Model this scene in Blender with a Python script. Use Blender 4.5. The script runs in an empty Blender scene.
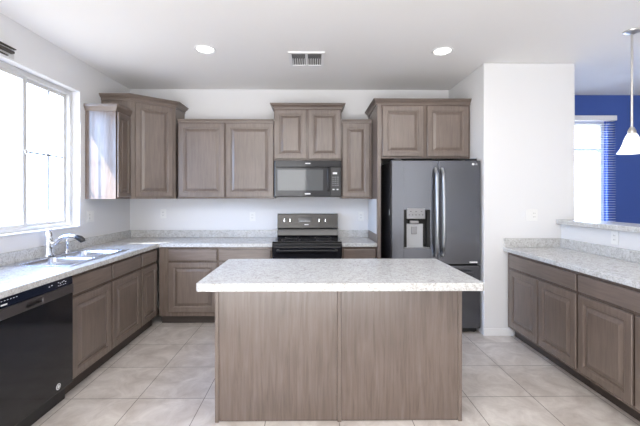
import bpy, bmesh, math
from mathutils import Vector, Matrix
C = bpy.context.scene.collection
SC = bpy.context.scene
PI = math.pi

# ------------------------------------------------------------------ camera
H = 1.40
cam = bpy.data.cameras.new('camera')
cam.sensor_fit = 'HORIZONTAL'; cam.sensor_width = 36.0
cam.lens = 36.0 * 360 / 640
cam.shift_x = 0.0069; cam.shift_y = -0.025
cam.clip_start = 0.02
co = bpy.data.objects.new('camera', cam); C.objects.link(co)
co.location = (0, 0, H); co.rotation_euler = (PI/2, 0, -0.010)
SC.camera = co

# ------------------------------------------------------------------ world
W = bpy.data.worlds.new('sky'); SC.world = W
W.use_nodes = True
nt = W.node_tree; nt.nodes.clear()
wo = nt.nodes.new('ShaderNodeOutputWorld'); bg = nt.nodes.new('ShaderNodeBackground')
tc = nt.nodes.new('ShaderNodeTexCoord'); sx = nt.nodes.new('ShaderNodeSeparateXYZ')
mr = nt.nodes.new('ShaderNodeMapRange'); mr.inputs[1].default_value = -1; mr.inputs[2].default_value = 1
cr = nt.nodes.new('ShaderNodeValToRGB')
e = cr.color_ramp.elements
e[0].position = 0.0; e[0].color = (.15, .145, .14, 1)
e[1].position = 1.0; e[1].color = (.30, .48, .95, 1)
for p, c in ((.48, (.18, .175, .17, 1)), (.52, (.50, .68, 1, 1)), (.64, (.44, .62, 1, 1))):
    k = cr.color_ramp.elements.new(p); k.color = c
nt.links.new(tc.outputs['Generated'], sx.inputs[0]); nt.links.new(sx.outputs['Z'], mr.inputs[0])
nt.links.new(mr.outputs[0], cr.inputs[0]); nt.links.new(cr.outputs[0], bg.inputs[0])
bg.inputs[1].default_value = 13.0
nt.links.new(bg.outputs[0], wo.inputs[0])

# ------------------------------------------------------------------ sun and large lights
def light(name, kind, loc, energy, color=(1, 1, 1), direction=None, **kw):
    l = bpy.data.lights.new(name, kind); l.energy = energy; l.color = color
    for k, v in kw.items(): setattr(l, k, v)
    o = bpy.data.objects.new(name, l); C.objects.link(o); o.location = loc
    if direction: o.rotation_euler = Vector(direction).to_track_quat('-Z', 'Y').to_euler()
    return o
light('sun', 'SUN', (-4, -2, 6), 14.0, (1, .95, .87), (1, 1.23, -1.8), angle=0.006)
light('patio_daylight', 'AREA', (-0.95, -3.1, 1.45), 22, (.97, .985, 1), (0, 1, 0.0), shape='RECTANGLE', size=1.5, size_y=2.2)
light('hall_daylight', 'AREA', (2.85, -3.1, 1.45), 15, (.97, .985, 1), (0, 1, 0.0), shape='RECTANGLE', size=1.15, size_y=2.2)
light('ceiling_bounce_fill', 'AREA', (-0.5, -1.9, 0.3), 108, (1, .99, .985), (0, .42, 1), shape='RECTANGLE', size=4.0, size_y=1.8)  # added fill behind the camera, aimed up to brighten the ceiling
light('overhead_fill', 'AREA', (0.1, 1.5, 2.74), 42, (1, .985, .965), (0, .45, -1), shape='RECTANGLE', size=3.4, size_y=1.2)  # added soft fill out of view, brightens floor and counters
light('dining_daylight', 'AREA', (5.45, 1.0, 1.5), 7, (1, .99, .98), (-1, 0.15, 0), shape='RECTANGLE', size=2.4, size_y=1.8)

VS = SC.view_settings
VS.view_transform = 'Standard'; VS.look = 'None'; VS.gamma = 1.0; VS.use_curve_mapping = False
VS.exposure = 0.69
SC.display_settings.display_device = 'sRGB'

# ------------------------------------------------------------------ materials
def mat(name, col, rough=.5, metal=0.0, spec=.5, coat=0, emis=None, estr=0):
    m = bpy.data.materials.new(name); m.use_nodes = True
    b = m.node_tree.nodes['Principled BSDF']
    b.inputs['Base Color'].default_value = (*col, 1)
    b.inputs['Roughness'].default_value = rough
    b.inputs['Metallic'].default_value = metal
    b.inputs['Specular IOR Level'].default_value = spec
    b.inputs['Coat Weight'].default_value = coat
    if emis:
        b.inputs['Emission Color'].default_value = (*emis, 1); b.inputs['Emission Strength'].default_value = estr
    return m
def N(m, t, **kw):
    n = m.node_tree.nodes.new(t)
    for k, v in kw.items(): setattr(n, k, v)
    return n
def L(m, a, b): m.node_tree.links.new(a, b)
def bsdf(m): return m.node_tree.nodes['Principled BSDF']
def ramp(m, pts):
    r = N(m, 'ShaderNodeValToRGB'); el = r.color_ramp.elements
    el[0].position, el[0].color = pts[0][0], (*pts[0][1], 1)
    el[1].position, el[1].color = pts[-1][0], (*pts[-1][1], 1)
    for p, c in pts[1:-1]:
        q = el.new(p); q.color = (*c, 1)
    return r
def paint(name, col, rough=.75, bump=.04, scale=180):
    m = mat(name, col, rough, spec=.3)
    t = N(m, 'ShaderNodeTexCoord'); n = N(m, 'ShaderNodeTexNoise'); n.inputs['Scale'].default_value = scale
    b = N(m, 'ShaderNodeBump'); b.inputs['Strength'].default_value = bump; b.inputs['Distance'].default_value = .003
    L(m, t.outputs['Object'], n.inputs['Vector']); L(m, n.outputs[0], b.inputs['Height']); L(m, b.outputs[0], bsdf(m).inputs['Normal'])
    return m
def wood(name, sc, lo, mid, hi, rough=.33, spec=.75, contrast=1.0):
    m = mat(name, mid, rough, spec=spec)
    t = N(m, 'ShaderNodeTexCoord'); mp = N(m, 'ShaderNodeMapping'); mp.inputs['Scale'].default_value = sc
    n = N(m, 'ShaderNodeTexNoise'); n.inputs['Scale'].default_value = 1.0; n.inputs['Detail'].default_value = 6; n.inputs['Roughness'].default_value = .6
    n.inputs['Distortion'].default_value = .5
    r = ramp(m, [(.25, lo), (.5, mid), (.78, hi)])
    L(m, t.outputs['Object'], mp.inputs[0]); L(m, mp.outputs[0], n.inputs['Vector']); L(m, n.outputs[0], r.inputs[0])
    n2 = N(m, 'ShaderNodeTexNoise'); n2.inputs['Scale'].default_value = 3.0; n2.inputs['Detail'].default_value = 2
    L(m, t.outputs['Object'], n2.inputs['Vector'])
    mx = N(m, 'ShaderNodeMixRGB', blend_type='MULTIPLY'); mx.inputs[0].default_value = .55
    r2 = ramp(m, [(.3, (.74, .72, .70)), (.7, (1.12, 1.1, 1.08))])
    L(m, n2.outputs[0], r2.inputs[0]); L(m, r.outputs[0], mx.inputs[1]); L(m, r2.outputs[0], mx.inputs[2])
    L(m, mx.outputs[0], bsdf(m).inputs['Base Color'])
    b = N(m, 'ShaderNodeBump'); b.inputs['Strength'].default_value = .08; b.inputs['Distance'].default_value = .001
    L(m, n.outputs[0], b.inputs['Height']); L(m, b.outputs[0], bsdf(m).inputs['Normal'])
    return m
LO, MID, HI = (.130, .099, .083), (.168, .131, .111), (.206, .164, .141)
M = {}
M['wood'] = wood('grey_brown_stained_wood', (55, 55, 4), LO, MID, HI)
M['wood_h'] = wood('grey_brown_stained_wood_crosswise', (4, 4, 55), LO, MID, HI)
M['island'] = wood('island_panel_wood', (48, 48, 3.0), (.098, .070, .056), (.145, .109, .091), (.192, .150, .129), rough=.27, spec=.95)
M['end'] = wood('satin_cabinet_end_wood', (55, 55, 4), LO, MID, HI, rough=.18, spec=.6)
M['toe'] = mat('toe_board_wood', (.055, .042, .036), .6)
M['wall'] = paint('white_wall_paint', (.75, .75, .76))
M['ceiling'] = paint('ceiling_paint', (.87, .86, .85), bump=.08, scale=120)
M['blue'] = paint('blue_wall_paint', (.060, .115, .385))
M['trim'] = mat('white_trim_paint', (.82, .82, .83), .4)
M['frame'] = mat('white_vinyl_frame', (.60, .60, .60), .35)
M['grid'] = mat('grey_window_grid', (.28, .30, .33), .5)
M['black'] = mat('black_gloss_enamel', (.014, .014, .017), .10, spec=.5)
M['black_satin'] = mat('black_satin_plastic', (.012, .012, .014), .32)
M['panel_black'] = mat('black_control_panel', (.010, .014, .028), .15)
M['dark_strip'] = mat('dark_grey_metal_strip', (.11, .10, .10), .3, metal=.6)
M['grey_guard'] = mat('dark_grey_stainless', (.070, .066, .062), .25, metal=.5)
M['chrome'] = mat('chrome', (.86, .88, .92), .08, metal=1)
M['steel'] = mat('brushed_stainless_steel', (.60, .63, .70), .22, metal=1)
M['mark'] = mat('pale_printed_mark', (.75, .76, .78), .4)
M['plate'] = mat('white_outlet_plastic', (.80, .80, .79), .3)
M['slot'] = mat('outlet_slot', (.12, .12, .12), .6)
M['nickel'] = mat('brushed_nickel', (.62, .60, .57), .3, metal=1)
M['lamp'] = mat('lit_lamp_lens', (1, 1, 1), .4, emis=(1, .97, .92), estr=6)
M['shade'] = mat('white_glass_shade', (.9, .9, .88), .3, emis=(1, .98, .95), estr=1.0)
M['bronze'] = mat('dark_bronze', (.055, .045, .040), .4, metal=.3)
M['rubber'] = mat('dark_rubber', (.01, .01, .01), .7)
M['dispenser'] = mat('silver_dispenser_panel', (.26, .26, .27), .38, metal=.6)
M['handle_steel'] = mat('dark_polished_steel', (.38, .39, .41), .30, metal=1)
M['grey_plastic'] = mat('light_grey_plastic', (.42, .43, .45), .35)
M['blind'] = mat('white_blind_slat', (.80, .82, .86), .5)
M['screen'] = mat('microwave_window_glass', (.05, .055, .058), .04, spec=.9)
M['glassceramic'] = mat('black_ceramic_glass', (.010, .010, .011), .06)

def fridge_mat():
    m = mat('black_stainless_steel', (.145, .15, .168), .26, metal=.85)
    t = N(m, 'ShaderNodeTexCoord'); mp = N(m, 'ShaderNodeMapping'); mp.inputs['Scale'].default_value = (3, 3, 260)
    n = N(m, 'ShaderNodeTexNoise'); n.inputs['Scale'].default_value = 1
    r = N(m, 'ShaderNodeMapRange'); r.inputs[3].default_value = .25; r.inputs[4].default_value = .275
    L(m, t.outputs['Object'], mp.inputs[0]); L(m, mp.outputs[0], n.inputs['Vector']); L(m, n.outputs[0], r.inputs[0]); L(m, r.outputs[0], bsdf(m).inputs['Roughness'])
    return m
M['fridge'] = fridge_mat()

def counter_mat():
    m = mat('speckled_laminate', (.7, .69, .67), .25)
    t = N(m, 'ShaderNodeTexCoord')
    n1 = N(m, 'ShaderNodeTexNoise'); n1.inputs['Scale'].default_value = 26; n1.inputs['Detail'].default_value = 8; n1.inputs['Roughness'].default_value = .72; n1.inputs['Distortion'].default_value = 1.2
    n2 = N(m, 'ShaderNodeTexNoise'); n2.inputs['Scale'].default_value = 110; n2.inputs['Detail'].default_value = 3
    r1 = ramp(m, [(.28, (.34, .33, .31)), (.42, (.49, .485, .475)), (.52, (.59, .59, .585)), (.75, (.66, .665, .67))])
    r2 = ramp(m, [(.34, (.62, .59, .56)), (.46, (1, 1, 1)), (.7, (1.06, 1.06, 1.06))])
    mx = N(m, 'ShaderNodeMixRGB', blend_type='MULTIPLY'); mx.inputs[0].default_value = .8
    for n in (n1, n2): L(m, t.outputs['Object'], n.inputs['Vector'])
    L(m, n1.outputs[0], r1.inputs[0]); L(m, n2.outputs[0], r2.inputs[0])
    L(m, r1.outputs[0], mx.inputs[1]); L(m, r2.outputs[0], mx.inputs[2]); L(m, mx.outputs[0], bsdf(m).inputs['Base Color'])
    return m
M['counter'] = counter_mat()

def floor_mat():
    m = mat('beige_floor_tile', (.5, .45, .42), .28)
    t = N(m, 'ShaderNodeTexCoord'); mp = N(m, 'ShaderNodeMapping')
    mp.inputs['Location'].default_value = (1.208 + .459*20, -2.512 + .462*20, 0)
    br = N(m, 'ShaderNodeTexBrick'); br.offset = 0; br.squash = 1
    br.inputs['Scale'].default_value = 1; br.inputs['Brick Width'].default_value = .459; br.inputs['Row Height'].default_value = .462
    br.inputs['Mortar Size'].default_value = .0028; br.inputs['Mortar Smooth'].default_value = .2; br.inputs['Bias'].default_value = 0
    br.inputs['Color1'].default_value = (1, 1, 1, 1); br.inputs['Color2'].default_value = (.93, .92, .91, 1)
    br.inputs['Mortar'].default_value = (.30, .28, .26, 1)
    n = N(m, 'ShaderNodeTexNoise'); n.inputs['Scale'].default_value = 5.5; n.inputs['Detail'].default_value = 9; n.inputs['Roughness'].default_value = .66; n.inputs['Distortion'].default_value = .7
    r = ramp(m, [(.30, (.50, .445, .41)), (.5, (.64, .59, .555)), (.68, (.78, .735, .70))])
    mx = N(m, 'ShaderNodeMixRGB', blend_type='MULTIPLY'); mx.inputs[0].default_value = 1
    L(m, t.outputs['Object'], mp.inputs[0]); L(m, mp.outputs[0], br.inputs['Vector']); L(m, t.outputs['Object'], n.inputs['Vector'])
    L(m, n.outputs[0], r.inputs[0]); L(m, r.outputs[0], mx.inputs[1]); L(m, br.outputs['Color'], mx.inputs[2]); L(m, mx.outputs[0], bsdf(m).inputs['Base Color'])
    b = N(m, 'ShaderNodeBump'); b.invert = True; b.inputs['Strength'].default_value = .4; b.inputs['Distance'].default_value = .002
    L(m, br.outputs['Fac'], b.inputs['Height']); L(m, b.outputs[0], bsdf(m).inputs['Normal'])
    return m
M['floor'] = floor_mat()

def glass_mat():
    m = bpy.data.materials.new('window_glass'); m.use_nodes = True
    n = m.node_tree.nodes; n.clear()
    o = n.new('ShaderNodeOutputMaterial'); mx = n.new('ShaderNodeMixShader'); tr = n.new('ShaderNodeBsdfTransparent'); gl = n.new('ShaderNodeBsdfGlossy')
    lw = n.new('ShaderNodeLayerWeight'); lw.inputs[0].default_value = .5
    p = n.new('ShaderNodeMath'); p.operation = 'POWER'; p.inputs[1].default_value = 4
    q = n.new('ShaderNodeMath'); q.operation = 'MULTIPLY_ADD'; q.inputs[1].default_value = .5; q.inputs[2].default_value = .02
    gl.inputs['Roughness'].default_value = .02; tr.inputs['Color'].default_value = (.97, .98, .98, 1)
    k = m.node_tree.links
    k.new(lw.outputs['Facing'], p.inputs[0]); k.new(p.outputs[0], q.inputs[0]); k.new(q.outputs[0], mx.inputs[0])
    k.new(tr.outputs[0], mx.inputs[1]); k.new(gl.outputs[0], mx.inputs[2]); k.new(mx.outputs[0], o.inputs[0])
    return m
M['glass'] = glass_mat()

# ------------------------------------------------------------------ mesh helpers
class Marks:
    """printed marks, each a small part of its own"""
    def __init__(s): s.q = []
    def box(s, *a): s.q.append(a); return s
    def build(s, name, m, parent): return [MB().box(*a).build(name, m, parent) for a in s.q]
class MB:
    def __init__(s): s.bm = bmesh.new()
    def box(s, x0, x1, y0, y1, z0, z1, bev=0, seg=2):
        b = bmesh.new()
        bmesh.ops.create_cube(b, size=1, matrix=Matrix.LocRotScale(((x0+x1)/2, (y0+y1)/2, (z0+z1)/2), None, (x1-x0, y1-y0, z1-z0)))
        if bev: bmesh.ops.bevel(b, geom=b.edges[:], offset=bev, segments=seg, affect='EDGES', profile=.5)
        s.merge(b); return s
    def merge(s, b):
        me = bpy.data.meshes.new('t'); b.to_mesh(me); b.free(); s.bm.from_mesh(me); bpy.data.meshes.remove(me)
    def rings(s, rings, closed=True, cap0=True, cap1=True):
        """loft through rings of points"""
        V = [[s.bm.verts.new(p) for p in r] for r in rings]
        n = len(V[0])
        for a, b in zip(V, V[1:]):
            for i in range(n if closed else n-1):
                j = (i+1) % n
                try: s.bm.faces.new((a[i], a[j], b[j], b[i]))
                except ValueError: pass
        if cap0 and n > 2: s.bm.faces.new(V[0][::-1])
        if cap1 and n > 2: s.bm.faces.new(V[-1])
        return s
    def tube(s, pts, r, n=12):
        pts = [Vector(p) for p in pts]
        rr = r if isinstance(r, (list, tuple)) else [r]*len(pts)
        out = []; up = None
        for i, p in enumerate(pts):
            d = (pts[min(i+1, len(pts)-1)] - pts[max(i-1, 0)]).normalized()
            if up is None:
                up = Vector((0, 0, 1)) if abs(d.z) < .9 else Vector((1, 0, 0))
            u = (up - d*up.dot(d)).normalized(); v = d.cross(u); up = u
            out.append([p + (u*math.cos(2*PI*k/n) + v*math.sin(2*PI*k/n))*rr[i] for k in range(n)])
        return s.rings(out)
    def lathe(s, prof, c=(0, 0, 0), n=32, axis='z', cap=True):
        out = []
        for r, h in prof:
            ring = []
            for k in range(n):
                a = 2*PI*k/n; x, y = r*math.cos(a), r*math.sin(a)
                p = {'z': (x, y, h), 'y': (x, h, y), 'x': (h, x, y)}[axis]
                ring.append((c[0]+p[0], c[1]+p[1], c[2]+p[2]))
            out.append(ring)
        return s.rings(out, cap0=cap, cap1=cap)
    def prism(s, poly, z0, z1, bev=0):
        b = bmesh.new()
        lo = [b.verts.new((x, y, z0)) for x, y in poly]; hi = [b.verts.new((x, y, z1)) for x, y in poly]
        n = len(poly)
        for i in range(n): b.faces.new((lo[i], lo[(i+1) % n], hi[(i+1) % n], hi[i]))
        b.faces.new(lo[::-1]); b.faces.new(hi)
        if bev: bmesh.ops.bevel(b, geom=b.edges[:], offset=bev, segments=2, affect='EDGES', profile=.5)
        s.merge(b); return s
    def build(s, name, m, parent=None, smooth=False, angle=35):
        bmesh.ops.recalc_face_normals(s.bm, faces=s.bm.faces[:])
        me = bpy.data.meshes.new(name); s.bm.to_mesh(me); s.bm.free()
        me.materials.append(M[m] if isinstance(m, str) else m)
        if smooth:
            for p in me.polygons: p.use_smooth = True
            try: me.set_sharp_from_angle(angle=math.radians(angle))
            except Exception: pass
        o = bpy.data.objects.new(name, me); C.objects.link(o)
        if parent: o.parent = parent
        return o
def box(name, m, b, parent=None, bev=0):
    return MB().box(*b, bev=bev).build(name, m, parent)
def tag(o, label, cat, group=None):
    o['label'] = label; o['category'] = cat
    if group: o['group'] = group
    return o
def thing(name, label, cat, loc=(0, 0, 0), rz=0, group=None):
    o = bpy.data.objects.new(name, None); C.objects.link(o); o.empty_display_size = .1
    o.location = loc; o.rotation_euler = (0, 0, rz)
    return tag(o, label, cat, group)
def struct(o): o['kind'] = 'structure'; return o
def text_part(name, txt, size, m, parent, matrix, depth=.0006):
    cu = bpy.data.curves.new(name, 'FONT'); cu.body = txt; cu.size = size; cu.extrude = depth; cu.align_x = 'CENTER'; cu.align_y = 'CENTER'
    t = bpy.data.objects.new(name, cu); C.objects.link(t)
    bpy.context.view_layer.update()
    me = bpy.data.meshes.new_from_object(t.evaluated_get(bpy.context.evaluated_depsgraph_get()))
    bpy.data.objects.remove(t); bpy.data.curves.remove(cu)
    me.name = name; me.materials.clear(); me.materials.append(M[m]); me.transform(matrix)
    o = bpy.data.objects.new(name, me); C.objects.link(o); o.parent = parent
    return o
FRONT = Matrix.Rotation(PI/2, 4, 'X')          # text facing -Y

# ------------------------------------------------------------------ the room
XL, YB, ZC = -2.29, 4.55, 2.755
YR = -3.3                                       # wall behind the camera
XR = 5.6
YD = 4.75                                       # dining wall
struct(box('floor', 'floor', (XL-.2, XR+.1, YR-.1, YD+.15, -.1, 0)))
struct(box('ceiling', 'ceiling', (XL-.2, XR+.1, YR-.1, YD+.15, ZC, ZC+.1)))
WY0, WY1, WZ0, WZ1 = 2.40, 3.577, 1.105, 2.44   # kitchen window opening
w = MB()
w.box(XL-.17, XL, YR, WY0, 0, ZC).box(XL-.17, XL, WY1, YD, 0, ZC).box(XL-.17, XL, WY0, WY1, 0, WZ0).box(XL-.17, XL, WY0, WY1, WZ1, ZC)
struct(w.build('wall_left', 'wall'))
struct(box('wall_back', 'wall', (XL, 1.735, YB, YB+.15, 0, ZC)))
SX0, SX1, SY = 1.735, 2.663, 3.618
struct(box('wall_fridge_side', 'wall', (SX0, SX1, SY, YD-.001, 0, ZC), bev=.008))
DX0, DX1, DZ0, DZ1 = 2.95, 3.935, .92, 2.42      # dining window opening
w = MB()
w.box(SX1, DX0, YD, YD+.15, 0, ZC).box(DX1, XR, YD, YD+.15, 0, ZC).box(DX0, DX1, YD, YD+.15, 0, DZ0).box(DX0, DX1, YD, YD+.15, DZ1, ZC)
struct(w.build('wall_dining', 'blue'))
struct(box('wall_right', 'wall', (XR, XR+.1, YR, YD, 0, ZC)))
struct(box('wall_rear', 'wall', (XL, XR, YR-.1, YR, 0, ZC)))
HX = 2.52
struct(box('wall_half', 'wall', (HX, HX+.13, 1.3, SY-.001, 0, 1.128)))
struct(box('baseboard_fridge_side', 'trim', (SX0-.006, 2.03, SY-.014, SY-.0005, 0.0005, .075), bev=.004))

struct(box('sun_blocker', 'trim', (XL-.85, XL-.171, -2.5, 2.68, 2.60, 2.72)))  # unseen slab added outside to keep sun off the back cabinets

# kitchen window: sliding sashes in a white vinyl frame
gx0, gx1 = XL-.14, XL-.075
w = MB()
fw = .045
w.box(gx0, gx1, WY0, WY0+fw, WZ0, WZ1, .004).box(gx0, gx1, WY1-fw, WY1, WZ0, WZ1, .004)
w.box(gx0, gx1, WY0+fw, WY1-fw, WZ0, WZ0+fw, .004).box(gx0, gx1, WY0+fw, WY1-fw, WZ1-fw, WZ1, .004)
win = struct(w.build('window_1', 'frame'))
def sash(y0, y1, x0, x1, ym=None):
    m = MB(); s = .042
    m.box(x0, x1, y0, y0+s, WZ0+.03, WZ1-.03, .003).box(x0, x1, y1-s, y1, WZ0+.03, WZ1-.03, .003)
    m.box(x0, x1, y0+s, y1-s, WZ0+.03, WZ0+.03+s, .003).box(x0, x1, y0+s, y1-s, WZ1-.03-s, WZ1-.03, .003)
    o = m.build('sash', 'frame', win)
    xm = (x0+x1)/2
    box('pane', 'glass', (xm-.002, xm+.002, y0+s, y1-s, WZ0+.03+s, WZ1-.03-s), o)
    if ym is None: return o
    g = MB()
    g.box(xm-.008, xm+.004+.004, ym-.007, ym+.007, WZ0+.03+s, WZ1-.03-s).box(xm-.008, xm+.008, y0+s, y1-s, 1.775, 1.789)
    g.build('window_grid', 'grid', o)
    return o
sash(2.985, 3.545, gx0+.004, gx0+.030, 3.318)
s2 = sash(2.43, 3.02, gx0+.034, gx0+.060)
lk = MB().lathe([(.004, 0), (.016, 0), (.016, .012), (.010, .016)], (gx0+.060, 3.0, 1.775), 16, 'x')
lk.box(gx0+.062, gx0+.074, 2.994, 3.006, 1.75, 1.80, .002)
lk.build('window_latch', 'frame', win, True)
struct(box('trim_1', 'trim', (XL-.07, XL+.012, WY0+.001, WY1-.001, WZ0+.0005, WZ0+.012), bev=.003))

# dining window with open mini blind
w = MB()
w.box(DX0, DX0+.05, YD+.06, YD+.12, DZ0, DZ1, .003).box(DX1-.05, DX1, YD+.06, YD+.12, DZ0, DZ1, .003)
w.box(DX0+.05, DX1-.05, YD+.06, YD+.12, DZ0, DZ0+.05, .003).box(DX0+.05, DX1-.05, YD+.06, YD+.12, DZ1-.05, DZ1, .003)
w.box(DX0+.05, DX1-.05, YD+.07, YD+.11, 2.01, 2.055, .003)
w2 = struct(w.build('window_2', 'frame'))
box('pane', 'glass', (DX0+.05, DX1-.05, YD+.088, YD+.092, DZ0+.05, DZ1-.05), w2)

# ------------------------------------------------------------------ cabinet builders
def raised_door(name, x0, x1, z0, z1, parent, yf, th=.024, rail=.060, m='wood', label=None):
    """raised panel door facing -Y; its front stands at yf"""
    def rect(i, y): return [(x0+i, y, z0+i), (x1-i, y, z0+i), (x1-i, y, z1-i), (x0+i, y, z1-i)]
    r = min(rail, (x1-x0)*.24)
    prof = [(0, yf+th-.010), (0, yf+.004), (.004, yf), (r-.010, yf), (r-.006, yf+.003), (r-.002, yf+.003), (r, yf+.012), (r+.008, yf+.013), (r+.012, yf+.011), (r+.032, yf+.003), (r+.036, yf+.0005)]
    b = MB(); b.rings([rect(i, y) for i, y in prof])
    o = b.build(name, m, parent)
    if label: o['label'] = label
    return o
def drawer_front(x0, x1, z0, z1, parent, yf, th=.024, name='drawer_front'):
    return MB().box(x0, x1, yf, yf+th-.010, z0, z1, .004).build(name, 'wood_h', parent)
def carcass(wd, dp, z0, z1, parent, toe=0, closed=True, x0=0.0, name='carcass'):
    """hollow box body, front face at y=0, going back to y=dp"""
    b = MB(); t = .018
    b.box(x0, x0+wd, 0, t, z0, z1)
    b.box(x0, x0+t, t, dp, z0, z1).box(x0+wd-t, x0+wd, t, dp, z0, z1)
    b.box(x0+t, x0+wd-t, t, dp, z0, z0+t).box(x0+t, x0+wd-t, dp-.006, dp, z0+t, z1)
    if closed: b.box(x0+t, x0+wd-t, t, dp-.006, z1-t, z1)
    o = b.build(name, 'end', parent)
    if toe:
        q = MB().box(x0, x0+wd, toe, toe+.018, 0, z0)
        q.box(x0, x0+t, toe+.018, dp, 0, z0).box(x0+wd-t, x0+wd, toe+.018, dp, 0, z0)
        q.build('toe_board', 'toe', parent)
    return o
def sweep(path, prof, parent, name='crown_moulding', m='wood_h'):
    """sweep a moulding profile (out, z) along an open plan path; outside is on the right of travel"""
    P = [Vector((x, y)) for x, y in path]; rings = []
    for i, p in enumerate(P):
        ds = []
        if i > 0: ds.append((P[i]-P[i-1]).normalized())
        if i < len(P)-1: ds.append((P[i+1]-P[i]).normalized())
        ns = [Vector((d.y, -d.x)) for d in ds]
        n = ns[0] if len(ns) == 1 else (ns[0]+ns[1]) / (1 + ns[0].dot(ns[1]))
        rings.append([(p.x+n.x*o, p.y+n.y*o, z) for o, z in prof])
    return MB().rings(rings).build(name, m, parent)
def crown(z0, h=.062, out=.045):
    return [(0, z0), (.010, z0), (.010, z0+.008), (.006, z0+.011), (.009, z0+h*.30), (out*.45, z0+h*.52), (out*.80, z0+h*.66), (out*.80, z0+h*.72), (out*.74, z0+h*.75), (out*.74, z0+h*.80), (out, z0+h*.86), (out, z0+h), (-.004, z0+h), (-.004, z0+.004)]
def light_cap(z0, h=.018, out=.016):
    return [(0, z0-.022), (.005, z0-.022), (.008, z0-.006), (out, z0), (out, z0+h-.002), (out-.003, z0+h), (-.004, z0+h), (-.004, z0-.02)]
ZT, ZD0, ZD1, ZR0, ZR1, ZB = .098, .138, .684, .709, .829, .8555   # toe, door, drawer and body heights

# ---- left run (fronts face +X): local x runs along world +Y
G = 'base cabinets'
def left_cab(y0, y1, label, doors, draws, name='base_cabinet', closed=False):
    t = thing(name, label, 'cabinet', (-1.704, y0, 0), PI/2, G)
    carcass(y1-y0, .580, ZT, ZB, t, toe=.045, closed=closed)
    for a, b in doors: raised_door('door', a-y0, b-y0, ZD0-.02, ZD1, t, -.024)
    for a, b in draws: drawer_front(a-y0, b-y0, ZR0, ZR1, t, -.024, name='drawer_front')
    return t
left_cab(2.536, 3.568, 'wide dark wooden two-door base cabinet under the sink, beside the dishwasher',
         [(2.546, 3.038), (3.060, 3.556)], [(2.546, 3.038), (3.060, 3.556)], 'sink_cabinet')
left_cab(3.571, 3.947, 'narrow dark one-door base cabinet between the sink cabinet and the corner',
         [(3.584, 3.925)], [(3.584, 3.925)])
# ---- back run (fronts face -Y)
t = thing('base_cabinet', 'brown wooden base cabinet with two doors and two drawers, left of the black range', 'cabinet', (0, 3.95, 0), 0, G)
carcass(1.668-.0-.436, .594, ZT, ZB, t, toe=.073, closed=False, x0=-1.668)
for a, b in ((-1.560, -1.036), (-1.012, -.450)):
    raised_door('door', a, b, .148, ZD1, t, -.024)
    drawer_front(a, b, ZR0, ZR1, t, -.024)
t = thing('base_cabinet', 'small brown wooden base cabinet squeezed between the black range and the fridge side panel', 'cabinet', (0, 3.95, 0), 0, G)
carcass(.374, .594, ZT, ZB, t, toe=.073, closed=False, x0=.330)
raised_door('door', .352, .688, .148, ZD1, t, -.024)
drawer_front(.352, .688, ZR0, ZR1, t, -.024)
# ---- right run (fronts face -X): local x runs along world -Y
def right_cab(y0, y1, label, doors, draws):
    t = thing('base_cabinet', label, 'cabinet', (1.97, y1, 0), -PI/2, G)
    carcass(y1-y0, .545, ZT, ZB, t, toe=.072, closed=False)
    for a, b in doors: raised_door('door', y1-b, y1-a, ZD0-.01, ZD1, t, -.024)
    for a, b in draws: drawer_front(y1-b, y1-a, ZR0, ZR1, t, -.024)
right_cab(2.632, 3.600, 'dark two-door base cabinet of the right-hand counter, against the white wall',
          [(3.098, 3.535), (2.642, 3.080)], [(2.642, 3.535)])
right_cab(1.660, 2.629, 'nearest dark base cabinet of the right-hand counter, cut off by the photo edge',
          [(2.172, 2.618), (1.69, 2.152)], [(1.69, 2.618)])

# ---- wall cabinets
G = 'wall cabinets'
ZU0, ZU1 = 1.380, 2.296
t = thing('wall_cabinet', 'two-door grey-brown wall cabinet between the corner cabinet and the microwave', 'cabinet', (0, 4.24, 0), 0, G)
carcass(1.571-.445-.004, .304, ZU0, ZU1, t, x0=-1.571)
raised_door('door', -1.553, -1.022, 1.402, 2.262, t, -.024); raised_door('door', -1.004, -.452, 1.402, 2.262, t, -.024)
sweep([(-1.571, -.001), (-.452, -.001)], light_cap(2.296), t, 'top_moulding')
t = thing('wall_cabinet', 'narrow one-door wall cabinet between the microwave cabinet and the fridge side panel', 'cabinet', (0, 4.24, 0), 0, G)
carcass(.355, .304, ZU0, ZU1, t, x0=.349)
raised_door('door', .358, .676, 1.402, 2.262, t, -.024)
sweep([(.349, -.001), (.704, -.001)], light_cap(2.296), t, 'top_moulding')
t = thing('wall_cabinet', 'short two-door wall cabinet with crown moulding right above the microwave', 'cabinet', (0, 4.215, 0), 0, G)
carcass(.788, .329, 1.826, 2.43, t, x0=-.443)
raised_door('door', -.432, -.066, 1.845, 2.418, t, -.024); raised_door('door', -.040, .334, 1.845, 2.418, t, -.024)
sweep([(-.443, .328), (-.443, -.001), (.345, -.001), (.345, .328)], crown(2.428), t)
t = thing('wall_cabinet', 'deep two-door wall cabinet with crown moulding above the refrigerator', 'cabinet', (0, 3.932, 0), 0, G)
carcass(.975, .612, 1.822, 2.414, t, x0=.755)
raised_door('door', .768, 1.214, 1.842, 2.392, t, -.024); raised_door('door', 1.256, 1.706, 1.842, 2.392, t, -.024)
sweep([(.711, .612), (.711, -.001), (1.732, -.001)], crown(2.408, .060, .045), t)
t = thing('fridge_side_panel', 'tall wooden side panel standing left of the black refrigerator', 'panel', (0, 3.912, 0), 0)
MB().box(.712, .751, 0, .634, .0, 2.405, .002).build('panel_board', 'wood', t)
o = MB().box(.7085, .7115, .05, .634, .99, 1.378).build('white_liner', 'wall', t); o['label'] = 'white painted strip on the panel above the counter'

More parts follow.
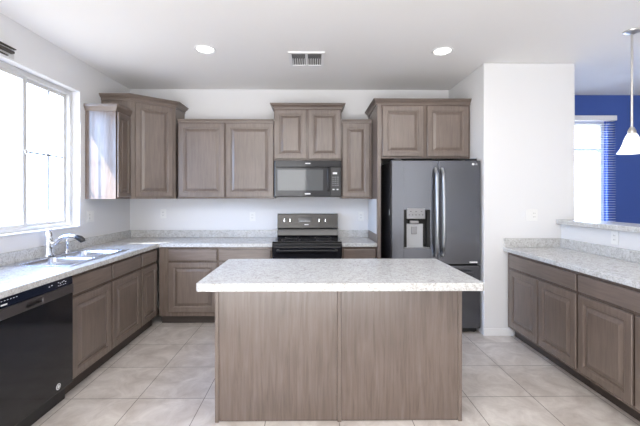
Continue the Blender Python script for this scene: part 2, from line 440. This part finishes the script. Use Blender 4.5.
t = thing('wall_cabinet', 'narrow wall cabinet beside the kitchen window with sunlit end panel', 'cabinet', (-1.98, 3.652, 0), PI/2, G)
carcass(.276, .305, ZU0, 2.290, t)
raised_door('door', .014, .262, 1.398, 2.262, t, -.022, rail=.05)
sweep([(0, .305), (0, -.001), (.276, -.001)], [(0, 2.268), (.004, 2.268), (.012, 2.285), (.028, 2.312), (.030, 2.335), (-.004, 2.335), (-.004, 2.27)], t)

# diagonal corner cabinet
t = thing('corner_wall_cabinet', 'tall diagonal corner wall cabinet with crown moulding, highest in the left corner', 'cabinet', (0, 0, 0), 0, G)
A, B = Vector((-1.97, 3.930)), Vector((-1.602, 4.245))
poly = [(XL+.004, A.y), (A.x, A.y), (B.x, B.y), (B.x, YB-.004), (XL+.004, YB-.004)]
MB().prism(poly, ZU0, 2.452).build('carcass', 'wood', t)
ang = math.atan2(B.y-A.y, B.x-A.x); ln = (B-A).length
d = raised_door('door', .042, ln-.040, 1.402, 2.432, t, -.024, rail=.06)
d.location = (A.x, A.y, 0); d.rotation_euler = (0, 0, ang)
sweep(poly[:4], crown(2.448, .066, .050), t)

# ------------------------------------------------------------------ countertops
ZS0, ZS1 = .856, .894
SKX0, SKX1, SKY0, SKY1 = -2.262, -1.742, 2.625, 3.458     # sink cut-out
b = MB()
fx = -1.66
b.box(XL+.002, fx, 1.905, SKY0+.02, ZS0, ZS1, .003).box(XL+.002, fx, SKY1-.02, 4.548, ZS0, ZS1, .003)
b.box(XL+.002, SKX0+.02, SKY0+.015, SKY1-.015, ZS0, ZS1).box(SKX1-.02, fx, SKY0+.015, SKY1-.015, ZS0, ZS1, .003)
b.box(fx-.01, -.434, 3.914, 4.548, ZS0, ZS1, .003)
ct = b.build('countertop', 'counter')
tag(ct, 'L-shaped speckled grey laminate countertop running under the window and along the back wall', 'countertop', 'speckled countertops')
s = MB().box(XL+.002, XL+.020, 1.905, 4.546, ZS1, .984, .003).box(XL+.020, -.434, 4.530, 4.548, ZS1, .984, .003)
s.build('backsplash', 'counter', ct)
ct = box('countertop', 'counter', (.328, .708, 3.914, 4.548, ZS0, ZS1), bev=.003)
tag(ct, 'short piece of speckled countertop between the range and the refrigerator', 'countertop', 'speckled countertops')
box('backsplash', 'counter', (.328, .706, 4.530, 4.548, ZS1, .984), ct, .003)
ct = MB().box(1.93, 2.518, 1.62, SY-.002, ZS0, ZS1, .004).build('countertop', 'counter')
tag(ct, 'long speckled countertop on the right-hand cabinets below the raised bar', 'countertop', 'speckled countertops')
MB().box(2.499, 2.518, 1.62, SY-.02, ZS1, .984, .003).box(1.935, 2.518, SY-.021, SY-.002, ZS1, .984, .003).build('backsplash', 'counter', ct)
bt = MB().box(2.465, 2.80, 1.28, SY-.002, 1.1285, 1.172, .004).build('bar_top', 'counter')
tag(bt, 'raised speckled bar ledge on the white half wall at right', 'countertop', 'speckled countertops')

# ------------------------------------------------------------------ island
t = thing('kitchen_island', 'freestanding kitchen island with brown wood back panels and speckled white top', 'island', (.165, 2.55, 0))
def lx(a, b, c, d, e, f): return (a-.165, b-.165, c-2.55, d-2.55, e, f)
ZI = .846
bt = MB().box(*lx(-.598, .933, 2.252, 2.90, .0, ZI)); bt.build('island_body', 'island', t)
b1 = MB().box(*lx(-.580, .158, 2.244, 2.254, .012, ZI-.001), bev=.001).build('back_panel', 'island', t)
b2 = MB().box(*lx(.182, .915, 2.244, 2.254, .012, ZI-.001), bev=.001).build('back_panel', 'island', t)
for a, c in ((-.602, -.578), (.158, .182), (.913, .937)):
    MB().box(*lx(a, c, 2.236, 2.258, .0, ZI-.001), bev=.003).build('corner_batten' if abs(a) > .3 else 'centre_batten', 'wood', t)
c_ = .012
pl = [(-.680+c_, 2.108), (1.018-c_, 2.108), (1.018, 2.108+c_), (1.018, 2.953-c_), (1.018-c_, 2.953), (-.680+c_, 2.953), (-.680, 2.953-c_), (-.680, 2.108+c_)]
MB().prism([(x-.165, y-2.55) for x, y in pl], ZI, ZS1, .003).build('island_top', 'counter', t)

# ------------------------------------------------------------------ sink and faucet
t = thing('kitchen_sink', 'double-bowl stainless steel sink set in the counter below the window', 'sink', (-2.0, 3.04, ZS1))
def lk_(x, y): return x+2.0, y-3.04
def bowl(x0, x1, y0, y1):
    b = MB(); R = []
    for ins, z, rad in ((0, .0045, .05), (.004, .0, .05), (.010, -.05, .05), (.016, -.150, .055), (.030, -.168, .06), (.10, -.172, .05)):
        ring = []
        X0, X1, Y0, Y1 = x0+ins, x1-ins, y0+ins, y1-ins
        for cx, cy, a0 in ((X1-rad, Y1-rad, 0), (X0+rad, Y1-rad, 90), (X0+rad, Y0+rad, 180), (X1-rad, Y0+rad, 270)):
            for k in range(6):
                a = math.radians(a0+18*k); ring.append((cx+rad*math.cos(a), cy+rad*math.sin(a), z))
        R.append(ring)
    b.rings(R, cap0=False)
    o = b.build('bowl', 'steel', t, True)
    dr = MB().lathe([(.005, -.171), (.042, -.171), (.042, -.168), (.034, -.168), (.028, -.1705), (.005, -.1705)], ((x0+x1)/2, (y0+y1)/2, 0), 24)
    dr.build('drain', 'chrome', o, True)
bx0, bx1 = -2.170+2.0, -1.785+2.0
byA, byB, byC, byD = 2.672-3.04, 3.022-3.04, 3.062-3.04, 3.418-3.04
bowl(bx0, bx1, byA, byB); bowl(bx0, bx1, byC, byD)
r = MB(); X0, X1, Y0, Y1 = SKX0+2.0, SKX1+2.0, SKY0-3.04, SKY1-3.04
z0, z1 = .0003, .006
r.box(X0, bx0+.006, Y0, Y1, z0, z1, .002).box(bx1-.006, X1, Y0, Y1, z0, z1, .002)
for a, c in ((Y0, byA+.006), (byB-.006, byC+.006), (byD-.006, Y1)): r.box(bx0, bx1, a, c, z0, z1, .002)
r.build('rim', 'steel', t)
fz = ZS1 + .0065
t = thing('kitchen_faucet', 'chrome kitchen faucet with lever handle and arched spout behind the sink', 'faucet', (-2.222, 3.06, fz))
MB().lathe([(.005, .006), (.046, .006), (.046, .012), (.038, .018), (.036, .04), (.034, .10), (.036, .125), (.030, .14), (.005, .142)], n=24).build('body', 'chrome', t, True)
MB().box(-.028, .028, -.125, .125, 0, .006, .002).build('deck_plate', 'chrome', t)
MB().lathe([(.003, .143), (.032, .143), (.033, .165), (.025, .195), (.012, .214), (.003, .218)], n=24).tube([(0, 0, .20), (.008, -.004, .215), (.03, -.01, .228)], [.010, .008, .006], 10).build('lever_handle', 'chrome', t, True)
MB().tube([(.012, 0, .085), (.05, 0, .105), (.10, 0, .150), (.14, 0, .168), (.18, 0, .172), (.215, 0, .166), (.235, 0, .158)], [.020, .019, .017, .016, .016, .017, .018], 14).build('spout', 'chrome', t, True)
o = MB().tube([(.232, 0, .162), (.262, 0, .150), (.285, 0, .132), (.290, 0, .120)], [.019, .025, .024, .019], 16).build('spray_head', 'black_satin', t, True)
o['label'] = 'dark tip of the spout'
t = thing('side_sprayer', 'small chrome side sprayer standing right of the faucet', 'sprayer', (-2.222, 3.285, fz))
MB().lathe([(.004, 0), (.026, 0), (.026, .006), (.018, .012), (.014, .030), (.004, .030)], n=20).build('holder', 'chrome', t, True)
MB().lathe([(.004, .030), (.012, .030), (.013, .07), (.017, .10), (.015, .122), (.004, .124)], n=20).build('spray_wand', 'chrome', t, True)

# ------------------------------------------------------------------ dishwasher
t = thing('dishwasher', 'black built-in dishwasher at the near end of the left counter', 'dishwasher', (-1.665, 1.925, 0), PI/2)
wd = .603
MB().box(.004, wd-.004, .045, .60, .10, .852).build('tub', 'black_satin', t)
o = MB().box(.003, wd-.003, 0, .045, .115, .735, .004).build('door', 'black', t)
p = MB().box(.003, wd-.003, .002, .045, .798, .852, .003).build('control_panel', 'panel_black', t)
st = MB()
st.box(.003, .186, -.006, .045, .738, .796, .004).box(.314, wd-.003, -.006, .045, .738, .796, .004)
st.box(.184, .316, -.006, .045, .779, .796, .002).box(.184, .316, -.006, .045, .738, .753, .002).box(.184, .316, .030, .045, .75, .78)
st.build('handle_strip', 'dark_strip', t)
MB().box(.004, wd-.004, .055, .07, .0, .10).build('kick_plate', 'black_satin', t)
bt = Marks()
for i, x in enumerate((.372, .395, .455, .472, .489, .506, .523)):
    bt.box(x, x+.009, .0012, .003, .826 + (i % 3)*.004, .831 + (i % 3)*.004)
for x in (.455, .475, .50, .52): bt.box(x, x+.012, .0012, .003, .814, .817)
for k in range(6): bt.box(.02+k*.02, .028+k*.02, .0012, .003, .836, .839)
bt.build('button_mark', 'mark', p)
MB().box(.020, .060, .0005, .003, .812, .820, .0006).build('badge', 'mark', p)
e_ = MB().lathe([(.0005, -.002), (.020, -.002), (.020, .001), (.0005, .001)], (.455, 0, .155), 28, 'y').build('emblem', 'mark', o)
MB().lathe([(.011, -.0026), (.015, -.0026), (.015, -.0015), (.011, -.0015), (.011, -.0026)], (.455, 0, .155), 28, 'y', cap=False).build('emblem_ring', 'dark_strip', e_)

# ------------------------------------------------------------------ range
RX0, RX1 = -.428, .322
rw = RX1-RX0
t = thing('electric_range', 'black electric range with grey control backguard against the back wall', 'range', (RX0, 3.885, 0))
MB().box(.003, rw-.003, .045, .64, .04, .900).build('oven_body', 'black_satin', t)
ck = MB().box(0, rw, .010, .560, .900, .917, .004).build('cooktop', 'glassceramic', t)
for cx, cy, rr in ((.19, .16, .105), (.56, .16, .085), (.19, .41, .08), (.56, .41, .10)):
    MB().lathe([(rr-.003, .9172), (rr, .9172), (rr, .9176), (rr-.003, .9176), (rr-.003, .9172)], (cx, cy, 0), 40, cap=False).build('burner_ring', 'dark_strip', ck)
MB().box(0, rw, .004, .044, .868, .899, .004).build('front_trim', 'black_satin', t)
od = MB().box(.004, rw-.004, .0, .044, .225, .864, .006).build('oven_door', 'black', t)
MB().box(.13, rw-.13, -.002, .002, .36, .70, .001).build('oven_window', 'screen', od)
hb = MB().tube([(.05, -.045, .826), (.05+.02, -.05, .826), (rw-.07, -.05, .826), (rw-.05, -.045, .826)], .012, 12)
hb.box(.05, .075, -.045, .002, .816, .836, .002).box(rw-.075, rw-.05, -.045, .002, .816, .836, .002)
hb.build('oven_handle', 'black_satin', od, True)
dr = MB().box(.004, rw-.004, .003, .044, .055, .215, .006).build('storage_drawer', 'black', t)
MB().box(.05, rw-.05, .06, .60, 0, .04).build('base', 'rubber', t)
g = MB()
def ext(poly, x0, x1, b):          # extrude a YZ profile along X
    b.rings([[(x0, y, z) for y, z in poly], [(x1, y, z) for y, z in poly]])
ext([(.555, .916), (.545, .93), (.568, 1.000), (.575, 1.006), (.655, 1.006), (.655, .916)], .003, rw-.003, g)
gd = g.build('backguard_vent', 'black', t)
g = MB(); ext([(.578, 1.010), (.570, 1.018), (.586, 1.186), (.594, 1.192), (.655, 1.192), (.655, 1.010)], 0, rw, g)
gp = g.build('control_backguard', 'grey_guard', t)
def guard_y(z): return .570 + (z-1.018)*.0952
for px in (.088, .158, .516, .593):
    kz = 1.112; ky = guard_y(kz)
    k = MB().lathe([(.002, 0), (.022, 0), (.022, -.006), (.018, -.022), (.016, -.024), (.002, -.024)], (px, ky, kz), 20, 'y').build('knob', 'black_satin', gp, True)
    MB().box(px-.005, px+.005, ky-.028, ky-.022, kz-.018, kz+.020, .001).build('pointer', 'chrome', k)
MB().box(.255, .425, guard_y(1.085)-.002, guard_y(1.14)+.01, 1.085, 1.148, .001).build('display', 'black', gp)
m_ = Marks()
for i in range(6): m_.box(.285+i*.022, .298+i*.022, guard_y(1.12)-.0045, guard_y(1.12)-.002, 1.128+(i % 2)*.004, 1.134+(i % 2)*.004)
for i in range(8): m_.box(.275+i*.017, .286+i*.017, guard_y(1.1)-.0045, guard_y(1.1)-.002, 1.098, 1.104)
m_.build('display_mark', 'mark', gp)
MB().box(.335, .385, guard_y(1.058)-.002, guard_y(1.058)+.006, 1.054, 1.064, .0006).build('badge', 'mark', gp)
tag(t, t['label'], 'range')

# ------------------------------------------------------------------ microwave
MX0, MX1 = -.430, .334
mw = MX1-MX0
t = thing('microwave', 'black over-the-range microwave mounted under the short cabinet', 'microwave', (MX0, 4.140, 1.400))
MB().box(0, mw, .032, .405, .0, .4235, .003).build('case', 'black_satin', t)
MB().box(0, mw, .002, .030, .345, .420, .003).build('vent_strip', 'black', t)
d = MB().box(0, mw-.125, 0, .030, .010, .342, .004).build('door', 'black', t)
MB().box(.035, mw-.205, -.0015, .002, .075, .315, .001).build('door_window', 'screen', d)
MB().tube([(mw-.150, .0, .07), (mw-.150, -.022, .085), (mw-.150, -.026, .20), (mw-.150, -.022, .315), (mw-.150, .0, .33)], .011, 12).build('door_handle', 'black', d, True)
p = MB().box(mw-.122, mw, 0, .030, .010, .342, .003).build('control_panel', 'black_satin', t)
MB().box(mw-.095, mw-.045, -.001, .001, .262, .285).build('clock_display', 'mark', p)
m_ = Marks()
for r_ in range(5):
    for c_2 in range(3): m_.box(mw-.098+c_2*.028, mw-.086+c_2*.028, -.0008, .001, .13+r_*.024, .134+r_*.024)
m_.box(mw-.098, mw-.075, -.0008, .001, .080, .094).box(mw-.050, mw-.030, -.0008, .001, .080, .094)
m_.build('button_mark', 'mark', p)
MB().box(mw/2-.03, mw/2+.03, .0008, .003, .380, .392, .0005).build('badge', 'mark', t)
MB().box(mw/2-.035, mw/2+.03, -.001, .001, .030, .044, .0004).build('badge', 'mark', d)

# ------------------------------------------------------------------ refrigerator
FX0, FX1 = .812, 1.722
fwid = FX1-FX0
t = thing('refrigerator', 'black stainless french-door refrigerator with ice dispenser, beside the white wall', 'refrigerator', (FX0, 3.655, 0))
MB().box(0, fwid, .075, .84, .05, 1.770, .004).build('cabinet_body', 'black_satin', t)
MB().box(.02, fwid-.02, .05, .80, 0.012, .05).build('toe_grille', 'rubber', t)
for x in (.04, fwid-.04): MB().lathe([(.003, 0), (.022, 0), (.022, .014), (.003, .014)], (x, .09, 0), 16).build('foot', 'rubber', t)
for x in (.03, fwid-.10): MB().box(x, x+.07, .02, .16, 1.7705, 1.795, .004).build('hinge_cover', 'black_satin', t)
SM = .474
DZ = .712
DT = 1.772
def fdoor(x0, x1, z0, z1, hole=None):
    b = MB()
    if not hole: b.box(x0, x1, 0, .070, z0, z1, .007, 3)
    else:
        hx0, hx1, hz0, hz1 = hole
        b.box(x0, hx0, 0, .070, z0, z1, .004).box(hx1, x1, 0, .070, z0, z1, .004)
        b.box(hx0-.004, hx1+.004, .0, .070, z0, hz0, .004).box(hx0-.004, hx1+.004, .0, .070, hz1, z1, .004)
    return b
hole = (.125, .393, .875, 1.268)
dl = fdoor(0.001, SM-.002, DZ, DT, hole).build('door', 'fridge', t)
dr_ = fdoor(SM+.002, fwid-.001, DZ, DT).build('door', 'fridge', t)
fz_ = fdoor(0.001, fwid-.001, .06, .700).build('freezer_drawer', 'fridge', t)
# dispenser
ds = MB()
ds.box(hole[0]-.004, hole[1]+.004, .060, .068, hole[2]-.004, hole[3]+.004)
ds.box(hole[0]-.0, hole[0]+.03, .012, .06, hole[2], hole[3]).box(hole[1]-.03, hole[1], .012, .06, hole[2], hole[3])
dsp = ds.build('dispenser_recess', 'rubber', dl)
MB().box(hole[0]+.028, hole[1]-.052, -.003, .05, 1.176, 1.285, .004).build('dispenser_panel', 'dispenser', dsp)
MB().box(hole[0]+.032, hole[1]-.064, .035, .0595, hole[2]+.01, 1.125, .004).build('back_plate', 'grey_plastic', dsp)
pd = MB().box(.205, .265, .018, .034, 1.02, 1.10, .004).box(.190, .280, .01, .05, 1.126, 1.160, .008)
pd.build('paddle', 'dispenser', dsp)
MB().box(hole[0]+.004, hole[1]-.004, .004, .058, hole[2]+.0005, hole[2]+.012, .003).build('drip_tray', 'dispenser', dsp)
m_ = Marks()
for i in range(5): m_.box(.172+i*.034, .184+i*.034, -.004, -.002, 1.215, 1.221)
for i in range(3): m_.box(.185+i*.055, .20+i*.055, -.004, -.002, 1.250, 1.255)
m_.build('panel_mark', 'black_satin', dsp)
def arc_handle(x, par):
    pts = []
    for k in range(17):
        u = k/16; z = .80 + (1.690-.80)*u
        pts.append((x, -.050 - .022*math.sin(PI*u) + (.045 if k in (0, 16) else 0), z))
    b = MB(); b.tube(pts, [.017]*17, 14)
    b.tube([(x, .002, .815), (x, -.045, .82)], .010, 10).tube([(x, .002, 1.675), (x, -.045, 1.67)], .010, 10)
    return b.build('door_handle', 'handle_steel', par, True)
arc_handle(SM-.034, dl); arc_handle(SM+.034, dr_)
b = MB(); b.tube([(.10, -.012, .635)] + [(.10+(fwid-.2)*k/14, -.048-.010*math.sin(PI*k/14), .640) for k in range(15)] + [(fwid-.10, -.012, .635)], .012, 12)
b.build('drawer_handle', 'fridge', fz_, True)
box('badge', 'mark', (fwid-.115, fwid-.035, -.0015, .002, .728, .742), dr_)
lg = MB().lathe([(.006, -.0012), (.012, -.0012), (.012, .001), (.006, .001)], (fwid-.080, 0, 1.735), 24, 'y').build('round_emblem', 'mark', dr_)
text_part('emblem_letters', 'LG', .026, 'mark', dr_, Matrix.Translation((fwid-.050, -.0006, 1.735)) @ FRONT)
box('sticker', 'mark', (-.0012, .0005, .10, .125, 1.21, 1.27), t)

# ------------------------------------------------------------------ ceiling fittings and lamps
def downlight(x, y, label):
    t = thing('recessed_light', label, 'ceiling light', (x, y, ZC), 0, 'recessed ceiling lights')
    MB().lathe([(.072, -.0005), (.098, -.0005), (.100, -.004), (.094, -.009), (.078, -.006), (.072, -.0005)], n=40, cap=False).build('trim_ring', 'trim', t, True)
    MB().lathe([(.001, -.002), (.073, -.002), (.073, -.0005), (.001, -.0005)], n=40).build('lens', 'lamp', t)
    light('downlight_beam', 'SPOT', (x, y, ZC-.03), 4, (1, .95, .88), (0, 0, -1), spot_size=2.6, spot_blend=.8, shadow_soft_size=.07)
downlight(-.98, 3.31, 'round lit recessed light in the ceiling left of the air vent')
downlight(1.212, 3.33, 'round lit recessed light in the ceiling right of the air vent')
t = thing('ceiling_vent', 'white two-bank air register in the ceiling between the recessed lights', 'vent', (-.052, 3.53, ZC))
f_ = MB()
f_.box(-.172, .172, -.18, -.150, -.014, -.0005, .002).box(-.172, .172, .150, .18, -.014, -.0005, .002)
f_.box(-.172, -.142, -.150, .150, -.014, -.0005, .002).box(.142, .172, -.150, .150, -.014, -.0005, .002).box(-.012, .012, -.150, .150, -.014, -.0005, .002)
f_.build('vent_frame', 'trim', t)
MB().box(-.142, .142, -.150, .150, -.0015, -.0006).build('duct_shadow_plate', mat('duct_shade_grey', (.20, .20, .20), .6), t)  # dark grey plate painted as the shade behind the louvres
for sgn, x0 in ((-1, -.142), (1, .012)):
    bk = MB()
    for k in range(6):
        x = x0 + .010 + k*.0218
        a = .007
        bk.rings([[(x-a, y, -.0095), (x-a+.002, y, -.0095), (x+a*.2+.002, y, -.002), (x+a*.2, y, -.002)] for y in (-.02, .148)])
    for k in range(4):
        y = -.145 + k*.030
        bk.rings([[(xx, y, -.0115), (xx, y+.022, -.0035), (xx, y+.024, -.0035), (xx, y+.002, -.0115)] for xx in (x0+.002, x0+.128)])
    bk.build('louvre_bank', 'trim', t)
t = thing('pendant_lamp', 'lit pendant lamp with white bell glass shade on a nickel rod over the bar', 'lamp', (2.612, 2.913, ZC))
MB().lathe([(.002, -.030), (.012, -.030), (.030, -.022), (.055, -.012), (.060, -.004), (.060, -.0005), (.002, -.0005)], n=32).build('canopy', 'nickel', t, True)
MB().tube([(0, 0, -.028), (0, 0, -.80)], .0085, 12).build('rod', 'nickel', t, True)
MB().lathe([(.002, -.785), (.014, -.785), (.022, -.800), (.028, -.815), (.030, -.842), (.002, -.838)], n=24).build('socket_cap', 'nickel', t, True)
MB().lathe([(.028, -.836), (.038, -.852), (.051, -.885), (.063, -.925), (.077, -.962), (.098, -.998), (.095, -.998), (.074, -.964), (.060, -.927), (.048, -.887), (.035, -.855), (.025, -.840), (.028, -.836)], n=40, cap=False).build('lamp_shade', 'shade', t, True)
MB().lathe([(.002, -.838), (.014, -.845), (.028, -.885), (.030, -.905), (.020, -.930), (.002, -.938)], n=20).build('bulb', 'lamp', t, True)

# dark wall register above the kitchen window
t = thing('wall_register', 'dark slatted register on the wall above the kitchen window', 'vent', (XL, 2.58, 2.455))
MB().box(.0005, .006, -.20, .205, 0, .088, .001).build('back_plate', 'frame', t)
for z, d_, e in ((.070, .018, .205), (.030, .030, .175), (.002, .012, .14)):
    MB().box(.005, .005+d_, -.20, e, z, z+(.008 if z != .030 else .018), .001).build('slat', 'bronze', t)

# blind on the dining window
t = thing('window_blind', 'open white horizontal blind hanging in the dining room window', 'blind', ((DX0+3.985)/2, YD-.04, 0), 0)
bx = .535
MB().box(-bx, bx, -.03, .0395, 2.405, 2.470, .004).build('headrail', 'trim', t)
for k in range(42):
    z = 1.05 + k*.032
    MB().rings([[(xx, -.014, z), (xx, .0, z+.003), (xx, .026, z+.001), (xx, .026, z), (xx, .0, z+.002), (xx, -.014, z-.001)] for xx in (-bx+.01, bx-.003)]).build('slat', 'blind', t)
for x in (-bx+.12, bx-.12): MB().tube([(x, 0, 1.03), (x, 0, 2.41)], .0012, 6).build('ladder_cord', 'blind', t)
MB().box(-bx+.01, bx-.003, -.014, .024, 1.016, 1.034, .003).build('bottom_rail', 'blind', t)

# ------------------------------------------------------------------ outlets and switches
def outlet(loc, rz, label, gangs=('o',)):
    t = thing('wall_outlet', label, 'outlet', loc, rz, 'outlets and switches')
    w_ = .072 + .047*(len(gangs)-1)
    MB().box(-w_/2, w_/2, -.006, -.0006, -.058, .058, .003).build('cover_plate', 'plate', t)
    for i, g_ in enumerate(gangs):
        x = (i-(len(gangs)-1)/2)*.047
        if g_ == 's':
            o = MB().box(x-.016, x+.016, -.009, -.006, -.033, .033, .002).build('rocker_switch', 'plate', t)
        else:
            o = MB().box(x-.017, x+.017, -.0085, -.006, -.034, .034, .002).build('socket', 'plate', t)
            q = MB()
            for s_ in (-.018, .018):
                q.box(x-.008, x-.005, -.0088, -.008, s_-.006, s_+.006).box(x+.005, x+.008, -.0088, -.008, s_-.005, s_+.005)
            q.build('slots', 'slot', o)
outlet((-.750, YB, 1.155), 0, 'white outlet on the back wall just left of the range')
outlet((.620, YB, 1.155), 0, 'white outlet on the back wall right of the range')
outlet((-1.870, YB, 1.19), 0, 'white outlet on the back wall below the diagonal corner cabinet')
outlet((XL, 3.74, 1.20), PI/2, 'white double switch plate on the window wall below the end cabinet', ('o', 's'))
outlet((2.22, SY, 1.218), 0, 'white double outlet and switch plate above the right-hand counter', ('s', 'o'))
outlet((HX, 2.967, 1.062), -PI/2, 'white outlet on the half wall just under the bar ledge')
